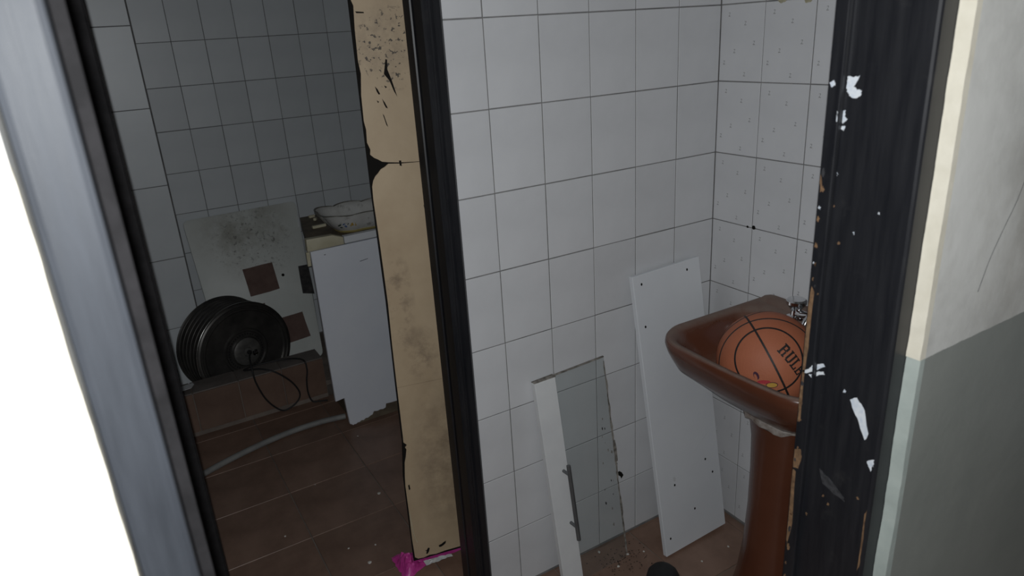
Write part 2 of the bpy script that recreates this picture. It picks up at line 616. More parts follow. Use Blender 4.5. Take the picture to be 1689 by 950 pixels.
# outer door frame
door_1 = struct('door_1', [((-1.5895, -.991, 2.07), (-.667, -.858, 2.118))], M['black_face'])
jl = struct('jamb', [((-1.5885, -.991, 0), (-1.554, -.856, 2.07))], M['black_face'], door_1, bevel=.005)
jl['label'] = 'left jamb, its front face bright in the light'
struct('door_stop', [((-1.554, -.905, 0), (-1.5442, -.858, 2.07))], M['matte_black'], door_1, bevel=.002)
jr = struct('jamb', [((-.704, -.991, 0), (-.6655, -.858, 2.07))], M['black'], door_1, bevel=.0045)
jr['label'] = 'right jamb, black paint chipped down to white and wood'
struct('door_stop', [((-.7125, -.882, 0), (-.704, -.862, 2.07))], M['black'], door_1, bevel=.002)
XJ = -.704


def clip(poly, c, keep_above):
    out = []
    for i in range(len(poly)):
        p, q = poly[i - 1], poly[i]
        ip, iq = (p[0] > c) == keep_above, (q[0] > c) == keep_above
        if ip != iq:
            u = (c - p[0]) / (q[0] - p[0])
            out.append((c, p[1] + (q[1] - p[1]) * u))
        if iq:
            out.append(q)
    return out


XS = -.7126


def chip(pts, mt, th=.0005, name='paint_chip'):
    """a flake on the reveal; where it runs over the stop it lies on the stop's face"""
    for part, x in ((clip(clip(pts, -.8805, True), -.8636, False), XS), (clip(clip(pts, -.8825, False), -.9865, True), XJ)):
        if len(part) > 2:
            part = [(p[0] + (q[0] - p[0]) * u + random.uniform(-1, 1) * .0009 * (u > 0), p[1] + (q[1] - p[1]) * u + random.uniform(-1, 1) * .0012 * (u > 0)) for p, q in zip(part, part[1:] + part[:1]) for u in (0, .33, .66)]
            MB().prism(part, lambda a, b, d: (d, a, b), x - th, x + .001).build(name, M[mt], jr)


W1 = [(-.8835, 1.4958), (-.8925, 1.4950), (-.9005, 1.4977), (-.8966, 1.4888), (-.8932, 1.4834), (-.8984, 1.4799), (-.9052, 1.4787), (-.9043, 1.4727), (-.8972, 1.4694), (-.8915, 1.4705), (-.8885, 1.472), (-.8862, 1.4765), (-.8835, 1.4809), (-.884, 1.4884)]
chip(W1, 'white_paint')
for P, mt in (
        ([(-.8645, 1.4887), (-.8704, 1.4919), (-.8729, 1.4851), (-.8679, 1.4827)], 'white_paint'),
        ([(-.8799, 1.4525), (-.8859, 1.4537), (-.8851, 1.4459), (-.8898, 1.4431), (-.8836, 1.4365), (-.8795, 1.4409)], 'white_paint'),
        ([(-.8813, 1.4332), (-.8874, 1.4336), (-.8855, 1.4272), (-.8817, 1.4293)], 'white_paint'),
        ([(-.8646, 1.0713), (-.8748, 1.0767), (-.8793, 1.0835), (-.8921, 1.0896), (-.8955, 1.086), (-.8851, 1.0778), (-.8715, 1.0682), (-.8651, 1.0668)], 'white_paint'),
        ([(-.8757, 1.0679), (-.8924, 1.0768), (-.8959, 1.0732), (-.8814, 1.0641)], 'white_paint'),
        ([(-.9398, 1.0514), (-.9494, 1.0587), (-.9567, 1.0522), (-.9633, 1.0436), (-.973, 1.0108), (-.9689, .9987), (-.9565, 1.0235), (-.9474, 1.036)], 'white_paint'),
        ([(-.9765, .9673), (-.9856, .9749), (-.988, .9612), (-.9852, .964), (-.9837, .954), (-.9792, .9606)], 'white_paint'),
        ([(-.904, .9144), (-.910, .9111), (-.9247, .9047), (-.9494, .8865), (-.951, .881), (-.9322, .8837), (-.912, .891)], 'smear'),
        ([(-.8665, 1.2062), (-.8714, 1.1983), (-.8703, 1.121), (-.8692, 1.0906), (-.8681, 1.0388), (-.869, .9861), (-.8640, .981), (-.8640, 1.0352), (-.8640, 1.1173), (-.8640, 1.1767)], 'bare_wood'),
        ([(-.8640, .9313), (-.874, .9361), (-.8773, .9245), (-.8731, .8996), (-.8642, .8969)], 'bare_wood'),
        ([(-.8640, .8935), (-.8693, .8917), (-.8719, .793), (-.8656, .7454), (-.8640, .7607), (-.8642, .8242)], 'bare_wood'),
        ([(-.8640, 1.3678), (-.8655, 1.3643), (-.868, 1.3483), (-.8657, 1.3436), (-.8640, 1.3553)], 'bare_wood'),
        ([(-.9835, .8802), (-.9862, .8886), (-.9866, .785), (-.9839, .7749)], 'bare_wood')):
    chip(P, mt)
rs = random.Random(5)
for y, z in [(-.867, 1.3221), (-.8826, 1.3693), (-.8826, 1.3257), (-.9474, 1.3275), (-.9163, 1.2941), (-.8955, 1.2757), (-.866, 1.2415), (-.8714, 1.2076), (-.8775, 1.1972), (-.93, 1.06), (-.915, .87), (-.925, .86), (-.97, .90), (-.89, .82)]:
    k = rs.uniform(.0012, .0026)
    pts = [(y + math.cos(a) * k * rs.uniform(.5, 1.2), z + math.sin(a) * k * rs.uniform(.6, 1.5)) for a in [i * 1.047 for i in range(6)]]
    chip(pts, rs.choice(['white_paint', 'bare_wood', 'smear']))
# blistered patches along the inner edge of the stop
for i in range(26):
    z = .55 + i * .033 + rs.uniform(-.012, .012)
    y = -.866 - rs.uniform(0, .004)
    k = rs.uniform(.002, .005)
    pts = [(y + math.cos(a) * k * .6 * rs.uniform(.5, 1.2), z + math.sin(a) * k * rs.uniform(.6, 1.9)) for a in [j * .8976 for j in range(7)]]
    chip(pts, rs.choice(['bare_wood', 'bare_wood', 'smear']), .0009)
# grazes on the left jamb's face
for pts in ([(-1.566, .885), (-1.563, .889), (-1.558, .886), (-1.562, .883)], [(-1.575, .868), (-1.570, .874), (-1.562, .872), (-1.567, .867)], [(-1.572, .86), (-1.569, .863), (-1.566, .861)]):
    MB().prism(pts, lambda a, b, d: (a, d, b), -.9914, -.990).build('paint_chip', M['flake'], jl)

# frame of the inner doorway
door_2 = struct('door_2', [((-1.572, -.014, 2.0), (-.846, .086, 2.06))], M['black'])
b = MB()
b.prism([(-.897, -.012), (-.893, -.016), (-.884, -.016), (-.881, -.011), (-.876, -.011), (-.872, -.017), (-.856, -.017), (-.8485, -.009), (-.8485, 0), (-.847, .0), (-.847, .086), (-.897, .086), (-.897, .050), (-.8935, .048), (-.8935, .030), (-.897, .028)], lambda a, c, d: (a, c, d), 0, 2.0)
b.build('jamb', M['black'], door_2)
b = MB()
b.prism([(-1.512, -.012), (-1.516, -.016), (-1.552, -.016), (-1.570, -.009), (-1.570, .086), (-1.512, .086)], lambda a, c, d: (a, c, d), 0, 2.0)
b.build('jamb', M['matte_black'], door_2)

# ------------------------------------------------------------------ the beige leaf behind the partition
ang = math.atan2(-.030, .144)
leaf = thing('door_leaf', 'beige hardboard door leaf spotted with mould, torn at its left edge', 'door', (-.982, .267, .0), (0, 0, ang))
lf = lambda a, b, d: (a, d, b)
MB().prism([(-.002, .014), (.70, .014), (.70, 1.98), (.026, 1.98), (.019, 1.39), (.017, 1.2), (.018, .9), (.0135, .64), (.0115, .45), (.0005, .33)], lf, .0033, .011).build('core', M['hole'], leaf)
top_skin = [(.034, 1.98), (.031, 1.80), (.032, 1.70), (.029, 1.667), (.033, 1.655), (.029, 1.60), (.027, 1.531), (.030, 1.50), (.024, 1.45), (.022, 1.386), (.025, 1.365), (.023, 1.333), (.029, 1.315), (.027, 1.302), (.036, 1.293), (.045, 1.288), (.055, 1.281), (.070, 1.278), (.10, 1.274), (.14, 1.2715), (.165, 1.2705), (.70, 1.2695), (.70, 1.98)]
mid_skin = [(.165, 1.2695), (.14, 1.2698), (.10, 1.271), (.070, 1.274), (.060, 1.267), (.049, 1.262), (.041, 1.253), (.033, 1.246), (.026, 1.235), (.0215, 1.22), (.020, 1.185), (.022, 1.05), (.0225, .895), (.019, .77), (.017, .64), (.017, .634), (.70, .6335), (.70, 1.2688)]
low_skin = [(.017, .6332), (.016, .55), (.015, .47), (.0145, .451), (.019, .446), (.024, .440), (.0175, .433), (.0205, .425), (.0155, .40), (.010, .38), (.005, .33), (.003, .30), (.003, .2), (.0015, .1), (.003, .03), (.012, .022), (.03, .020), (.05, .024), (.07, .021), (.10, .024), (.70, .022), (.70, .6327)]
for sk, lb in ((top_skin, 'upper beige sheet with black mould specks and scratches'), (mid_skin, 'middle beige sheet, corner torn away at its top left'), (low_skin, 'lowest beige sheet, brown stains, frayed left edge')):
    MB().prism(sk, lf, -.0005, .0032).build('hardboard_sheet', M['beige'], leaf)['label'] = lb
for pts in ([(.086, 1.495), (.094, 1.53), (.098, 1.528), (.096, 1.505), (.104, 1.478), (.113, 1.438), (.106, 1.452), (.098, 1.478)],
            [(.060, 1.468), (.066, 1.460), (.071, 1.448), (.067, 1.447), (.063, 1.455)],
            [(.074, 1.437), (.080, 1.427), (.086, 1.412), (.081, 1.414), (.077, 1.424)],
            [(.071, 1.400), (.074, 1.396), (.081, 1.366), (.077, 1.372)],
            [(.083, 1.468), (.090, 1.464), (.086, 1.461)], [(.060, 1.434), (.066, 1.430), (.063, 1.427)],
            [(.035, 1.642), (.055, 1.640), (.056, 1.637), (.038, 1.638)],
            [(.098, 1.279), (.104, 1.279), (.104, 1.264), (.099, 1.266)],
            [(.036, .048), (.041, .044), (.048, .053), (.053, .050), (.049, .038), (.043, .030), (.039, .033), (.042, .040)],
            [(.082, .051), (.091, .053), (.099, .058), (.107, .061), (.105, .052), (.097, .046), (.089, .043), (.083, .044)],
            [(.011, .300), (.0155, .302), (.0165, .285), (.012, .283)],
            [(.150, 1.155), (.155, 1.150), (.157, 1.138), (.152, 1.14)]):
    MB().prism(pts, lf, -.0009, .0005).build('tear_mark', M['hole'], leaf)
fr = smooth_path([(.004, -.0008, .20), (.006, -.0016, .16), (.009, -.001, .12), (.016, -.0012, .085)], 4)
MB().tube(fr, .0012, 5).build('frayed_strip', M['cream'], leaf)

# ------------------------------------------------------------------ pink bag and torn paper under the leaf
bag = MB()
nx, ny = 46, 22
g = []
for j in range(ny + 1):
    for i in range(nx + 1):
        u, v = i / nx, j / ny
        x = -1.035 + u * .235
        y = (.225 + v * .115) if u < .16 else (.225 + .018 * min(1, (u - .16) * 9) + v * (.115 - .035 * min(1, (u - .16) * 9)))
        e = min(u, 1 - u, v * .6, (1 - v) * .6)
        edge = min(1, e * 9)
        lump = math.exp(-((x + 1.006) / .024) ** 2 - ((y - .275) / .04) ** 2)
        nz = abs(noise.noise((x * 60, y * 60, 3))) * .6 + abs(noise.noise((x * 130, y * 110, 9))) * .4
        zz = .0022 + edge * (lump * (.036 + nz * .032) + .008 * nz * (1 if u < .45 else .7))
        if x > -.992:
            zz = min(zz, .0115)
        x += noise.noise((u * 9, v * 9, 1)) * .006
        y += noise.noise((u * 9, v * 9, 5)) * .012
        g.append((x, y, zz))
bag.add(g, [(j * (nx + 1) + i, j * (nx + 1) + i + 1, (j + 1) * (nx + 1) + i + 1, (j + 1) * (nx + 1) + i) for j in range(ny) for i in range(nx)])
o = bag.build('plastic_bag', M['pink'], None)
sm = o.modifiers.new('thick', 'SOLIDIFY')
sm.thickness = .0006
sm.offset = 1
tag(o, 'crumpled pink plastic bag caught under the beige door leaf', 'bag')
pp = MB()
g = []
for j in range(5):
    for i in range(15):
        u, v = i / 14, j / 4
        x = -.958 + u * .088
        y = .229 + v * .024 * (1 - .5 * u) - u * .010 + noise.noise((u * 6, v * 3, 2)) * .004
        g.append((x, y, .0145 + abs(noise.noise((u * 12, v * 8, 7))) * .006))
pp.add(g, [(j * 15 + i, j * 15 + i + 1, (j + 1) * 15 + i + 1, (j + 1) * 15 + i) for j in range(4) for i in range(14)])
o = pp.build('torn_paper', M['paper'])
o.modifiers.new('thick', 'SOLIDIFY').thickness = .0006
tag(o, 'torn white paper strip on the pink bag below the beige door', 'paper')

# ------------------------------------------------------------------ kerb
kerb = thing('shower_kerb', 'low brown tiled kerb below the black metal drum', 'kerb', (-1.95, 1.549, 0), (0, 0, 0))
KH = .205
KX = -.872 + 1.95
MB().box((0, .0, -.003), (KX, .119, KH - .006)).build('kerb_body', M['kerb_grout'], kerb)
edges = [0, .147, .330, .513, .700, .887, KX]
for a, b2 in zip(edges, edges[1:]):
    put_tile(kerb, tile_mesh(b2 - a, KH - .022, .004, 'kerb_tile', 'k'), ((a + b2) / 2, -.006, (KH - .006) / 2 + .011))
    put_tile(kerb, tile_mesh(b2 - a, .121, .004, 'kerb_top', 'k'), ((a + b2) / 2, .0575, KH), (-math.pi / 2, 0, 0))

# ------------------------------------------------------------------ drum
ax = Vector((.065, -.2, .012)).normalized()
up0 = Vector((0, 0, 1))
ex = up0.cross(ax).normalized()
ey = ax.cross(ex).normalized()
DC = Vector((-1.166, 1.747, .249))
drum = thing('metal_drum', 'black ribbed steel drum lying on its side behind the brown kerb', 'drum', DC)
dfn = lambda x, y, h: tuple(ex * x + ey * y + ax * h)
R = .226
prof = [(R * .80, -.218), (R - .012, -.216), (R - .002, -.212), (R + .004, -.208), (R - .003, -.203)]
for k in range(5):
    h = -.19 + k * .036
    prof += [(R - .004, h - .012), (R - .004, h - .005), (R + .001, h), (R - .004, h + .005)]
prof += [(R - .004, -.022), (R + .001, -.016), (R + .004, -.008), (R - .001, -.001), (R - .010, .001)]
MB().lathe(prof, 72, dfn, True, False).build('shell', M['drum'], drum, smooth=True, angle=50)
M['steel'] = mat('flash_glint_steel', (.30, .30, .29), (.46, .45, .43), .26, 20, metal=1.)  # brighter metal paints the flash streaks onto the front ribs
for h, rr, k in ((-.210, R + .003, .0035), (-.19, R, .003), (-.154, R, .003), (-.118, R, .003), (-.082, R, .003), (-.046, R, .003), (-.018, R + .001, .004), (-.008, R + .003, .004)):
    MB().lathe([(rr + k * math.cos(q), h + k * math.sin(q)) for q in [2 * math.pi * j / 8 for j in range(9)]], 72, dfn, False, False).build('rib', M['steel'] if h > -.02 else M['drum'], drum, smooth=True, angle=80)
face = [(R - .010, .001), (R - .015, -.004), (R - .020, -.004), (R - .024, .002), (R - .030, .002), (R - .036, -.003), (R - .06, -.006), (R - .09, -.004), (.110, -.003), (.104, .003), (.097, .003), (.092, -.002), (.072, -.001), (.064, .006), (.052, .008)]
MB().lathe(face, 72, dfn, False, True).build('end_plate', M['drum'], drum, smooth=True, angle=25)
MB().lathe([(.066, .004), (.065, .012), (.056, .016), (.030, .018), (.022, .017), (.020, .022), (.012, .024)], 40, dfn).build('hub', M['drum_hub'], drum, smooth=True, angle=30)
MB().lathe([(.010, .02), (.010, .036), (.008, .040)], 16, dfn).build('shaft', M['black_rubber'], drum, smooth=True)
o = MB().lathe([(.012, .012), (.015, .022), (.010, .028), (.003, .029)], 16, lambda x, y, h: tuple(ex * (x + .032) + ey * (y - .014) + ax * h)).build('bolt', M['chrome'], drum, smooth=True)
o['label'] = 'shiny bolt'
# perforations
b = MB()
for k in range(40):
    a = k * 2 * math.pi / 40
    b.lathe([(.0035, -.001), (.0035, .0035)], 6, lambda x, y, h, a=a: dfn(x + math.cos(a) * .082, y + math.sin(a) * .082, h - .002))
o = b.build('perforations', M['black_rubber'], drum)
o['kind'] = 'stuff'

# cable
pts = [DC + ax * .036 + Vector((.002, 0, 0)), (-1.176, 1.60, .275), (-1.183, 1.545, .235), (-1.178, 1.536, .17), (-1.150, 1.533, .08), (-1.10, 1.532, .012), (-1.060, 1.531, .008), (-1.015, 1.532, .035), (-1.004, 1.532, .075), (-1.034, 1.533, .14), (-1.095, 1.536, .205), (-1.15, 1.570, .222), (-1.21, 1.62, .213), (-1.16, 1.645, .2105), (-1.08, 1.64, .2105), (-1.02, 1.625, .2105), (-.975, 1.59, .2125), (-.955, 1.545, .212), (-.952, 1.533, .17), (-.962, 1.532, .12), (-.966, 1.531, .06), (-.955, 1.525, .012), (-.925, 1.515, .006), (-.89, 1.50, .006)]
o = MB().tube(smooth_path(pts, 7), .0038, 8).build('power_cable', M['cable'], None, smooth=True, angle=80)
tag(o, 'thin black cable looping from the drum hub over the brown kerb', 'cable')

# grey hose on the floor
pts = [(-1.72, 1.08, .0135), (-1.60, 1.145, .0135), (-1.471, 1.205, .0135), (-1.372, 1.245, .0135), (-1.244, 1.283, .0135), (-1.109, 1.308, .0135), (-.978, 1.310, .0135), (-.905, 1.305, .0135)]
pts[-1] = (-.872, 1.292, .0135)
o = MB().tube(smooth_path(pts, 7), .0125, 12).build('drain_hose', M['hose'], None, smooth=True, angle=80)
tag(o, 'grey flexible hose curving over the brown floor of the far room', 'hose')

# ------------------------------------------------------------------ stained panel against the far wall
B0, T0 = Vector((0, 1.97, .021)), Vector((0, 2.262, .80))
pu = (T0 - B0).normalized()
pn = Vector((1, 0, 0)).cross(pu).normalized()
if pn.y > 0:
    pn = -pn
PX = -.99
panel = thing('stained_panel', 'stained white panel with brown adhesive squares leaning on the far wall', 'panel', (PX, 1.97, .021))
pf = lambda a, b, d: tuple(Vector((a - PX, 0, 0)) + pu * b + pn * d)
LL = (T0 - B0).length


def rrect(P, r=.025, k=4):
    out = []
    n = len(P)
    for i in range(n):
        p, a, b = Vector(P[i]), Vector(P[i - 1]), Vector(P[(i + 1) % n])
        d1, d2 = (a - p).normalized(), (b - p).normalized()
        for j in range(k + 1):
            u = j / k
            out.append(tuple(p + d1 * r * (1 - u) ** 2 + d2 * r * u ** 2))
    return out


MB().prism(rrect([(-1.245, 0), (-.768, .0), (-.712, LL), (-1.272, LL - .008)], .03), pf, -.012, .004).build('sheet', M['panel'], panel, bevel=.003, smooth=True)
MB().prism(rrect([(-.722, LL - .07), (-.732, LL - .14), (-.726, LL - .14), (-.715, LL - .07)], .002), pf, .003, .008).build('edge_tape', M['board_edge'], panel)
for pts, mt in (([(-1.056, .532), (-1.02, .533), (-.96, .537), (-.906, .538), (-.903, .46), (-.901, .397), (-.95, .392), (-1.049, .388), (-1.052, .46)], 'patch'),
                ([(-.950, .246), (-.86, .25), (-.819, .253), (-.815, .19), (-.808, .118), (-.86, .114), (-.94, .108)], 'patch'),
                ([(-1.10, .328), (-1.06, .336), (-.991, .342), (-.985, .25), (-1.10, .24)], 'patch'),
                ([(-.782, .49), (-.73, .489), (-.735, .33), (-.793, .345), (-.788, .42)], 'dark_patch')):
    MB().prism(pts, pf, .003, .0065).build('adhesive_patch', M[mt], panel)
MB().prism([(-.868 + .008 * math.cos(a), .462 + .008 * math.sin(a)) for a in [i * .7854 for i in range(8)]], pf, .003, .005).build('screw_hole', M['hole'], panel)

# ------------------------------------------------------------------ cabinet with the rotten front
cab = thing('kitchen_cabinet', 'white cabinet with rotten jagged front bottom behind the beige leaf', 'cabinet', (-.64, 1.2, 0))
cf_ = lambda a, b, d: (a + .64, d, b)
pts = [(-.925, .145), (-.886, .150), (-.884, .10), (-.880, .02), (-.874, .017), (-.866, .009), (-.861, .013), (-.855, .010), (-.845, .016), (-.838, .014), (-.828, .020), (-.818, .017), (-.808, .024), (-.798, .022), (-.786, .028), (-.775, .031), (-.768, .044), (-.75, .040), (-.738, .043), (-.725, .040), (-.712, .044), (-.708, .062), (-.69, .060), (-.55, .055), (-.36, .06), (-.36, .818), (-.925, .812)]
MB().prism(pts, cf_, .0, .018).build('front_panel', M['cabinet_white'], cab, bevel=.0015, seg=1)
MB().box((-.215, .0185, .0), (.285, .325, .78)).build('carcass', M['dark_wood'], cab)
MB().prism([(-.285, .026), (.285, .026), (.285, .50), (-.190, .50)], lambda a, b, d: (a, b, d), .7805, .838).build('top', M['dark_wood'], cab)
MB().prism([(-.938, .816), (-.79, .819), (-.79, .848), (-.832, .864), (-.936, .866)], cf_, -.008, .024).build('cream_block', M['cream'], cab, bevel=.003, smooth=True)
MB().prism([(-.786, .8195), (-.40, .823), (-.40, .851), (-.786, .848)], cf_, -.003, .025).build('top_board', M['white_board'], cab, bevel=.0015)
MB().prism([(-.943, .755), (-.930, .755), (-.928, .812), (-.942, .812)], cf_, .002, .014).build('side_strip', M['cream'], cab, bevel=.001)
MB().prism([(-.875, .789), (-.868, .789), (-.868, .7915), (-.875, .7915)], cf_, -.0006, .001).build('dirt_mark', M['smear'], cab)
MB().prism([(-.735, .7315), (-.700, .736), (-.700, .738), (-.735, .7335)], cf_, -.0006, .001).build('dirt_mark', M['smear'], cab)

# scraps on the cabinet
for i, (x, y, a, s) in enumerate(((-.787, 1.655, .3, (.014, .006)), (-.790, 1.59, .9, (.008, .006)), (-.812, 1.455, .1, (.03, .008)))):
    o = MB().box((-s[0], -s[1], 0), (s[0], s[1], .012)).build('plaster_scrap', M['cream'], None, bevel=.003)
    o.location = (x, y, .8385)
    o.rotation_euler = (0, 0, a)
    tag(o, ['cream scrap behind the bowl, farthest back on the cabinet top', 'small cream crumb left of the bowl on the cabinet', 'long cream scrap just behind the cream block'][i], 'scrap', 'cream scraps on the cabinet top')

# bowl
bowl = thing('fluted_bowl', 'white fluted bowl with yellow flower print on the cabinet top', 'bowl', (-.675, 1.345, .8385))
NB = 96


def bring(rx, ry, h, amp):
    out = []
    for k in range(NB):
        a = 2 * math.pi * k / NB
        f = 1 + amp * (abs(math.cos(4 * a)) ** .6 - .6)
        e = (abs(math.cos(a)) ** 3.2 + abs(math.sin(a)) ** 3.2) ** (-1 / 3.2)
        out.append((rx * f * e * math.cos(a), ry * f * e * math.sin(a), h + amp * .08 * (abs(math.cos(4 * a)) - .5)))
    return out


rings = [bring(.090, .066, 0, .02), bring(.094, .070, .003, .02), bring(.112, .084, .016, .04), bring(.134, .098, .038, .06), bring(.150, .110, .060, .08), bring(.165, .121, .082, .09)]
inner = [bring(.160, .117, .0815, .09), bring(.144, .105, .060, .08), bring(.128, .093, .040, .06), bring(.104, .077, .019, .04), bring(.06, .05, .008, .0)]
MB().loft(rings + inner).build('bowl_body', M['bowl'], bowl, smooth=True, angle=60)
rimr = [bring(.1665, .1222, .0815, .09), bring(.166, .122, .085, .09), bring(.160, .117, .085, .09), bring(.1595, .1166, .081, .09)]
MB().loft(rimr + [rimr[0]], False, False).build('rim', M['bowl_rim'], bowl, smooth=True)
MB().loft([bring(.0965, .0722, .000, .02), bring(.105, .0805, .0085, .03), bring(.099, .0745, .0095, .03)], False, False).build('foot', M['bowl_yellow'], bowl, smooth=True)


def onbowl(x, h):                                        # front wall of the bowl at height h
    P = rings if h < .09 else rings
    for a, b in zip(P, P[1:]):
        ha, hb = a[0][2], b[0][2]
        if ha - .004 <= h <= hb + .004:
            u = min(1, max(0, (h - ha) / (hb - ha)))
            P_ = [Vector(a[k % NB]) * (1 - u) + Vector(b[k % NB]) * u for k in range(NB // 2, NB + 1)]
            for p, q in zip(P_, P_[1:]):
                if p.x <= x <= q.x:
                    return Vector((x, p.y + (q.y - p.y) * (x - p.x) / (q.x - p.x) - .0022, h))
    return Vector((x, -.1, h))


def petal(cx, ch, rx, rh, mt, rot=0):
    pts = []
    for i in range(8):
        a = i * math.pi / 4
        dx, dh = rx * math.cos(a), rh * math.sin(a)
        dx, dh = dx * math.cos(rot) - dh * math.sin(rot), dx * math.sin(rot) + dh * math.cos(rot)
        pts.append((cx + dx, ch + dh))
    b = MB()
    b.add([onbowl(x, h) for x, h in pts] + [onbowl(x, h) + Vector((0, .0012, 0)) for x, h in pts], [tuple(range(8))] + [(i, (i + 1) % 8, (i + 1) % 8 + 8, i + 8) for i in range(8)])
    b.build('flower_print', M[mt], bowl)


for cx, ch, rx, rh, mt, r in [(q[0] - .032, *q[1:]) for q in ((-.072, .042, .007, .004, 'green', .6), (-.064, .030, .006, .003, 'green', -.4), (-.056, .045, .006, .004, 'blue', .2), (-.048, .034, .007, .004, 'blue', -.7), (-.040, .044, .005, .003, 'green', .9), (-.018, .040, .010, .008, 'yellow', 0), (-.026, .035, .006, .005, 'yellow', .5), (-.010, .034, .006, .004, 'yellow', -.5), (-.022, .043, .003, .003, 'green', 0))]:
    petal(cx, ch, rx, rh, mt, r)

# ------------------------------------------------------------------ white board leaning in the corner
bb0, bb1 = Vector((-.313, -.163, .0)), Vector((-.055, -.163, .0))
tt0 = Vector((-.338, -.028, .899))
bu = (tt0 - bb0)
HB = bu.length
bu.normalize()
bx = Vector((1, 0, 0))
bx = (bx - bu * bx.dot(bu)).normalized()
bn = bx.cross(bu)
if bn.y > 0:
    bn = -bn
WB = .2585
board = thing('shelf_board', 'tall white laminate board with screw holes leaning in the tiled corner', 'board', bb0 + Vector((0, 0, .0045)))
bf = lambda a, b, d: tuple(bx * a + bu * b + bn * d)
MB().prism([(0, 0), (WB, 0), (WB, HB), (0, HB)], bf, -.016, 0).build('panel_sheet', M['white_board'], board, bevel=.0012, seg=1)
for a, z in ((.030, HB - .028), (.206, HB - .028), (.026, HB - .155), (.065, .225), (.135, .112), (.255 - .03, .205), (.024, .055), (.20, .26)):
    MB().prism([(a + .0033 * math.cos(q), z + .0042 * math.sin(q)) for q in [i * .7854 for i in range(8)]], bf, -.001, .0003).build('screw_hole', M['hole'], board)
MB().prism([(.06, .252), (.066, .255), (.072, .246), (.069, .236), (.062, .24)], bf, -.001, .0004).build('chipped_spot', M['paper'], board)
MB().prism([(.15, .30), (.152, .302), (.235, .355), (.234, .353)], bf, -.001, .0002).build('scratch', M['board_edge'], board)

# ------------------------------------------------------------------ glass door leaning on the tiles
gb, gt = Vector((-.6545, -.092, .0035)), Vector((-.6755, -.0135, .673))
gu = gt - gb
HG = gu.length
gu.normalize()
gx = Vector((1, 0, 0))
gx = (gx - gu * gx.dot(gu)).normalized()
gn = gx.cross(gu)
if gn.y > 0:
    gn = -gn
gdoor = thing('cabinet_door', 'small glass cabinet door with white stile and bar handle leaning on tiles', 'cabinet door', gb)
gf = lambda a, b, d: tuple(gx * a + gu * b + gn * d)
SW = .068
MB().prism([(0, 0), (SW, 0), (SW, HG - .004), (0, HG - .002)], gf, -.010, .008).build('stile', M['stile'], gdoor, bevel=.001, seg=1)
MB().prism([(0, HG - .0015), (SW + .002, HG - .0035), (SW + .002, HG + .0005), (0, HG + .0005)], gf, -.010, .0075).build('edge_band', M['residue'], gdoor)
GW = .243
rs = random.Random(11)
edge = [(GW + rs.uniform(-.0006, .0006), HG * i / 26) for i in range(27)]
MB().prism([(SW + .0005, 0)] + edge + [(SW + .0005, HG)], gf, -.004, .001).build('glass_pane', M['glass'], gdoor)
# crusty strip along the free edge
e1 = [(GW - .0005 + rs.uniform(-.001, .003), HG * (.02 + .96 * i / 40)) for i in range(41)]
e0 = [(GW - .0045 + rs.uniform(-.0012, .0012), HG * (.02 + .96 * i / 40)) for i in range(41)]
MB().prism(e0 + e1[::-1], gf, .0012, .0022).build('edge_residue', M['residue'], gdoor)
MB().prism([(GW - .003, .33), (GW + .004, .335), (GW + .005, .38), (GW + .002, .405), (GW - .003, .40)], gf, .0012, .004).build('edge_residue', M['residue'], gdoor)
MB().prism([(SW + .001, HG - .003), (GW, HG - .003), (GW, HG + .0008), (SW + .001, HG + .0008)], gf, -.0042, .0012).build('edge_band', M['residue'], gdoor)
for i in range(16):
    a, z = GW - .03 + rs.gauss(0, .014), .30 + rs.gauss(0, .10)
    k = rs.uniform(.001, .003)
    MB().prism([(a + k * math.cos(q) * rs.uniform(.5, 1.2), z + 2.2 * k * math.sin(q) * rs.uniform(.5, 1.2)) for q in [j * 1.047 for j in range(6)]], gf, .0012, .0018).build('dried_spot', M['residue'] if i % 3 else M['smear'], gdoor)
hx_, h0, h1 = .051, .172, .415
hd = MB().tube([gf(hx_, h0, .040), gf(hx_, h1, .040)], .0062, 14).build('bar_handle', M['handle'], gdoor, smooth=True)
hd['label'] = 'dark grey bar handle'
for z in (h0 + .042, h1 - .030):
    MB().tube([gf(hx_, z, .0085), gf(hx_, z, .036)], .0048, 12).build('handle_post', M['handle'], hd, smooth=True)

# ------------------------------------------------------------------ basin
YB = -.457
basin = thing('wash_basin', 'glossy brown pedestal wash basin on the right tiled wall', 'basin', (0, YB, 0))


def outline(t0, t1, hw, rf, rb=.02, bow=.012):
    """plan outline: t = distance from the wall; front corners rf, back corners rb"""
    P = []
    n = 10
    for i in range(n + 1):                               # front-left corner (+s side first)
        a = math.pi / 2 * i / n
        P.append((t1 - rf + rf * math.sin(a), hw - rf + rf * math.cos(a)))
    for i in range(1, 12):
        u = i / 12
        P.append((t1, (hw - rf) * (1 - 2 * u)))
    for i in range(n + 1):
        a = math.pi / 2 * i / n
        P.append((t1 - rf + rf * math.cos(a), -hw + rf - rf * math.sin(a)))
    for i in range(n + 1):
        a = math.pi / 2 * i / n
        P.append((t0 + rb - rb * math.sin(a), -hw + rb - rb * math.cos(a)))
    for i in range(1, 6):
        P.append((t0, (-hw + rb) * (1 - 2 * i / 6)))
    for i in range(n + 1):
        a = math.pi / 2 * i / n
        P.append((t0 + rb - rb * math.cos(a), hw - rb + rb * math.sin(a)))
    out = []
    for t_, s_ in P:
        k = max(0, (t_ - t0) / (t1 - t0))
        t_ += bow * k * k * (1 - (s_ / hw) ** 2)
        s_ *= 1 + .03 * math.sin(math.pi * k)
        out.append((t_, s_))
    return out


def bl(z, *a, **k):
    return [(-t_, s_, z) for t_, s_ in outline(*a, **k)]


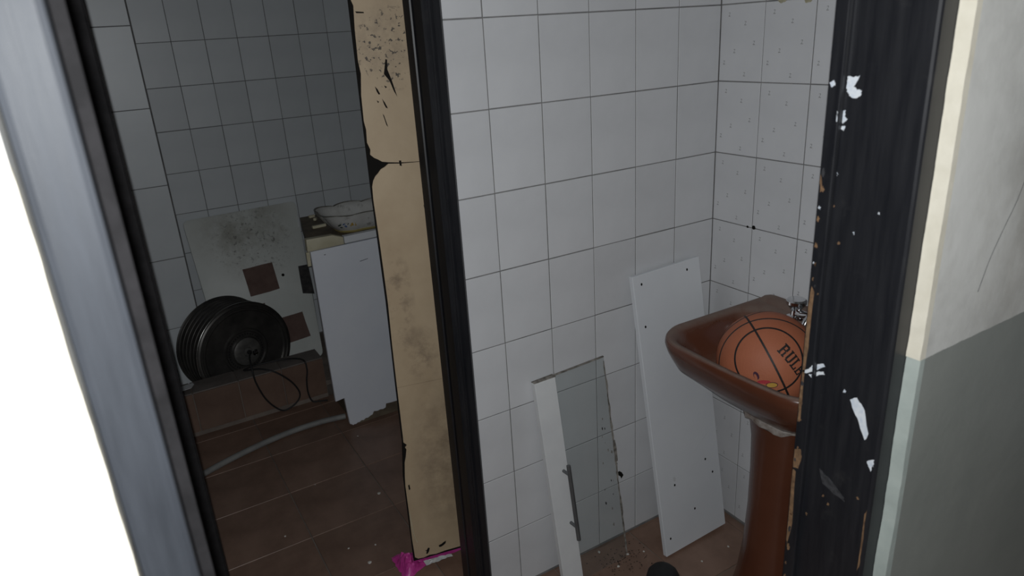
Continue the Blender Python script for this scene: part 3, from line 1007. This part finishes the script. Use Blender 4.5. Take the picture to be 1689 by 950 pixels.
rings = [bl(.615, .07, .26, .100, .06, .05), bl(.640, .06, .285, .118, .06, .05), bl(.670, .035, .325, .155, .07, .04), bl(.705, .015, .362, .190, .07, .03), bl(.740, .006, .402, .217, .07), bl(.770, .004, .417, .234, .082), bl(.790, .004, .427, .243, .092),
         bl(.806, .004, .433, .246, .097), bl(.816, .004, .432, .245, .097), bl(.822, .008, .429, .240, .094),
         bl(.823, .020, .423, .236, .09), bl(.820, .098, .412, .222, .07, .05), bl(.812, .106, .405, .214, .07, .05), bl(.79, .112, .396, .202, .07, .06), bl(.745, .120, .370, .18, .07, .06), bl(.70, .140, .350, .14, .07, .06), bl(.672, .17, .32, .09, .06, .06), bl(.662, .22, .27, .03, .02, .02)]
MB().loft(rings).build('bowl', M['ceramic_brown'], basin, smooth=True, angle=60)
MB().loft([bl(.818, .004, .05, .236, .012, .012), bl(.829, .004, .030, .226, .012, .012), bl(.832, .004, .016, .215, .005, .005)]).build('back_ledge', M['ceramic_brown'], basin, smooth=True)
ped = []
for z, tc, rx, ry in ((.0, .185, .125, .118), (.03, .185, .120, .112), (.10, .182, .106, .100), (.20, .18, .094, .090), (.32, .18, .088, .085), (.44, .18, .087, .085), (.54, .178, .090, .090), (.58, .175, .097, .098), (.613, .172, .110, .110)):
    ped.append([(-(tc + rx * math.cos(q)), ry * math.sin(q), z) for q in [2 * math.pi * k / 40 for k in range(40)]])
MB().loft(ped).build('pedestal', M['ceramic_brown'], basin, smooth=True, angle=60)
sl = []
rs = random.Random(3)
for z, k in ((.606, .108), (.612, .122), (.624, .124), (.632, .117)):
    sl.append([(-(.168 + (k + rs.uniform(-.006, .006)) * math.cos(q)), (k + rs.uniform(-.006, .006)) * math.sin(q), z + rs.uniform(-.004, .004)) for q in [2 * math.pi * j / 40 for j in range(40)]])
MB().loft(sl, False, False).build('sealant', M['sealant'], basin, smooth=True)['label'] = 'crumbling pale sealant'

tap = thing('chrome_tap', 'chrome tap on the back rim of the brown basin', 'tap', (-.075, -.372, .8225))
MB().lathe([(.022, 0), (.022, .006), (.013, .010), (.012, .022), (.012, .023)], 24).build('tap_body', M['chrome'], tap, smooth=True)
MB().lathe([(.010, .022), (.014, .026), (.020, .034), (.026, .042), (.026, .050), (.022, .054), (.008, .055)], 24).build('knob', M['chrome'], tap, smooth=True)
MB().tube(smooth_path([(-.004, -.02, .016), (-.010, -.05, .024), (-.022, -.062, .028), (-.036, -.062, .024), (-.044, -.062, .012)], 5), .009, 14).build('spout', M['chrome'], tap, smooth=True, angle=80)
MB().tube([(0, 0, .016), (0, -.12, .016)], .011, 14).build('mixer_bar', M['chrome'], tap, smooth=True)

# ------------------------------------------------------------------ ball
BC = Vector((-.26, -.44, .782))
BR = .12
ball = thing('basketball', 'orange basketball with black seams resting in the brown basin', 'ball', BC)
bm = bmesh.new()
bmesh.ops.create_uvsphere(bm, u_segments=64, v_segments=40, radius=BR)
me = bpy.data.meshes.new('cover')
bm.to_mesh(me)
bm.free()
for p in me.polygons:
    p.use_smooth = True
me.materials.append(M['ball'])
o = bpy.data.objects.new('cover', me)
C.objects.link(o)
o.parent = ball


def seam(p, q, r):
    p, q, r = (Vector(v).normalized() for v in (p, q, r))
    n_ = (q - p).cross(r - p).normalized()
    d = n_.dot(p)
    rad = math.sqrt(max(0, 1 - d * d))
    a = n_.orthogonal().normalized()
    b2 = n_.cross(a)
    pts = [(n_ * d + (a * math.cos(t) + b2 * math.sin(t)) * rad) * BR * 1.0 for t in [2 * math.pi * i / 72 for i in range(72)]]
    rings = []
    for P in pts:
        u = P.normalized()
        side = (n_ - u * n_.dot(u)).normalized()
        rings.append([P + side * .0030 + u * -.001, P + side * .0022 + u * .0004, P - side * .0022 + u * .0004, P - side * .0030 + u * -.001])
    mb = MB()
    mb.loft(rings + [rings[0]], False, False)
    mb.build('seam', M['seam'], ball)


S1 = ((-.219, .417, .882), (-.526, -.085, .846), (-.429, -.872, -.234))
seam(*S1)
A2 = ((-.89, .451, .059), (-.451, .21, .868), (.245, -.504, .829))
seam(*A2)
A3 = ((-.977, -.214, -.006), (-.526, -.085, .846), (-.083, -.779, .621))
A3p = A3
seam(*A3)
seam((-.493, .628, .602), (-.173, .381, .908), (.166, .261, .951))
# lettering
nR = Vector((-.386, -.686, .60)).normalized()
e2 = Vector((.887, -.108, .45))
e2 = (e2 - nR * e2.dot(nR)).normalized()
e1 = e2.cross(nR)


def glyph(rects, ox, name='lettering'):
    mb = MB()
    for (x0, y0, x1, y1) in rects:
        nx_, ny_ = max(1, int((x1 - x0) / .15)), max(1, int((y1 - y0) / .15))
        P = []
        for rad in (BR + .0003, BR - .0008):
            for j in range(ny_ + 1):
                for i in range(nx_ + 1):
                    a = (ox + (x0 + (x1 - x0) * i / nx_) * .030)
                    b2 = (y0 + (y1 - y0) * j / ny_ - .5) * .030
                    P.append((nR + e1 * a / BR + e2 * b2 / BR).normalized() * rad)
        mb.add(P, [(j * (nx_ + 1) + i, j * (nx_ + 1) + i + 1, (j + 1) * (nx_ + 1) + i + 1, (j + 1) * (nx_ + 1) + i) for j in range(ny_) for i in range(nx_)])
    return mb.build(name, M['seam'], ball)


glyph([(.0, 0, .32, .12), (.40, 0, .66, .12), (0, .88, .50, 1), (.08, .12, .24, .88), (.42, .52, .58, .9), (.24, .46, .5, .57), (.24, .82, .5, .9), (.44, .1, .58, .47)], -.010)
glyph([(0, .88, .30, 1), (.38, .88, .68, 1), (.07, .12, .23, .9), (.45, .12, .61, .9), (.14, 0, .54, .14)], .0115)
glyph([(0, .88, .34, 1), (0, 0, .60, .12), (.08, .1, .24, .9), (.47, .1, .60, .34)], .033)
glyph([(0, 0, .60, .12), (0, .88, .60, 1), (.08, .1, .24, .9), (.47, .1, .60, .3), (.47, .7, .60, .9), (.2, .44, .42, .56)], .053)


def blob(n0, rx, ry, mt, rot, lift):
    n0 = Vector(n0).normalized()
    a = Vector((0, 0, 1)).cross(n0).normalized()
    b2 = n0.cross(a)
    P = []
    for i in range(14):
        q = i * 2 * math.pi / 14
        u, v = rx * math.cos(q), ry * math.sin(q)
        u, v = u * math.cos(rot) - v * math.sin(rot), u * math.sin(rot) + v * math.cos(rot)
        P.append((n0 * BR + a * u + b2 * v).normalized() * (BR + lift))
    MB().add(P, [tuple(range(14))]).build('emblem', M[mt], ball)


blob((-.875, -.475, .125), .0062, .0100, 'purple', .5, .0004)
blob((-.880, -.470, .100), .0030, .0070, 'ball', .5, .0005)
blob((-.800, -.600, .015), .0150, .0048, 'red', .15, .0004)
blob((-.700, -.712, -.035), .0135, .0078, 'purple', .1, .0004)
blob((-.700, -.712, -.035), .0118, .0060, 'gold', .1, .0006)

# ------------------------------------------------------------------ black shoe at the bottom edge
o = MB().prism([(-.05, -.02), (.02, -.03), (.035, .0), (.03, .018), (-.03, .03)], lambda a, b, d: (a, b, d + .010 * (a > 0)), 0, .002).build('paper_scrap', M['paper'])
o.location = (-1.455, 1.605, .2075)
tag(o, 'white scrap lying on the kerb left of the metal drum', 'paper')

shoe = thing('shoe', 'black rounded shoe toe on the floor below the white board', 'shoe', (-.415, -.262, .0))
sh = []
dirv = Vector((.62, .78, 0)).normalized()
sd = Vector((dirv.y, -dirv.x, 0))
for u, hw_, hh in ((-.20, .030, .060), (-.17, .036, .068), (-.10, .036, .070), (-.03, .041, .062), (.02, .044, .053), (.05, .041, .047), (.072, .036, .042), (.086, .026, .036), (.092, .014, .027)):
    sh.append([tuple(dirv * u + sd * (1.2 * hw_ * math.cos(q)) + Vector((0, 0, .013 + max(0, math.sin(q)) * (hh - .013)))) for q in [2 * math.pi * k / 24 for k in range(24)]])
MB().loft(sh).build('upper', M['shoe'], shoe, smooth=True, angle=70)
so = []
for z in (.0, .013):
    L = []
    for k in range(40):
        q = 2 * math.pi * k / 40
        u = math.cos(q)
        L.append(tuple(dirv * (-.058 + .148 * u) + sd * (1.2 * (.043 + .006 * u) * math.sin(q)) + Vector((0, 0, z))))
    so.append(L)
MB().loft(so).build('sole', M['black_rubber'], shoe, bevel=.002)

# ------------------------------------------------------------------ crumbs of plaster and paint on the floors
D = [(-.946, .685, .007, 'paint flake in the middle of the far room floor'), (-1.299, .652, .004, 'tiny pale crumb near the left frame on the far floor'), (-.878, 1.116, .004, 'crumb on the floor just below the cabinet'),
     (-1.136, .465, .004, 'tiny crumb low on the far room floor, left of the pink bag'), (-1.128, .883, .003, 'tiny crumb at the grout line of the far room floor'), (-1.10, .36, .006, 'pale flake left of the pink bag'), (-1.055, .43, .004, 'crumb above the pink bag on the far floor'),
     (-.470, -.022, .006, 'pale crumb at the wall under the glass pane'), (-.402, -.081, .005, 'white crumb right of the glass pane, nearest the board'), (-.459, -.106, .005, 'yellowish crumb lowest right of the glass pane'),
     (-.352, -.10, .004, 'tiny crumb at the left foot of the white board'), (-.12, -.235, .004, 'tiny crumb between the white board and the pedestal'), (-.235, -.235, .004, 'crumb in front of the white board')]
for i, (x, y, k, lb) in enumerate(D):
    rs = random.Random(i)
    bm = bmesh.new()
    bmesh.ops.create_icosphere(bm, subdivisions=1, radius=k)
    for v in bm.verts:
        v.co *= rs.uniform(.7, 1.2)
        v.co.z = max(v.co.z * .6, -k * .4)
    zmin = min(v.co.z for v in bm.verts)
    for v in bm.verts:
        v.co.z -= zmin
    me = bpy.data.meshes.new('plaster_crumb')
    bm.to_mesh(me)
    bm.free()
    me.materials.append(M['flake'])
    o = bpy.data.objects.new('plaster_crumb', me)
    C.objects.link(o)
    o.location = (x, y, .0004)
    tag(o, lb, 'crumb', 'pale crumbs scattered on the floor')
# dark dirt swept along the foot of the glass
dm = MB()
rs = random.Random(21)
for i in range(160):
    x, y = -.43 + rs.gauss(0, .055), -.085 + rs.gauss(0, .03)
    if y > -.012 or x > -.33:
        continue
    k = rs.uniform(.001, .0035)
    dm.add([(x - k, y, .0006), (x + k, y - k * .5, .0006), (x + k * .3, y + k, .0006), (x, y, .0006 + k * .7)], [(0, 1, 3), (1, 2, 3), (2, 0, 3)])
o = dm.build('floor_dirt', M['black_rubber'])
tag(o, 'dark dirt specks on the tiles right of the glass door', 'dirt', None, 'stuff')
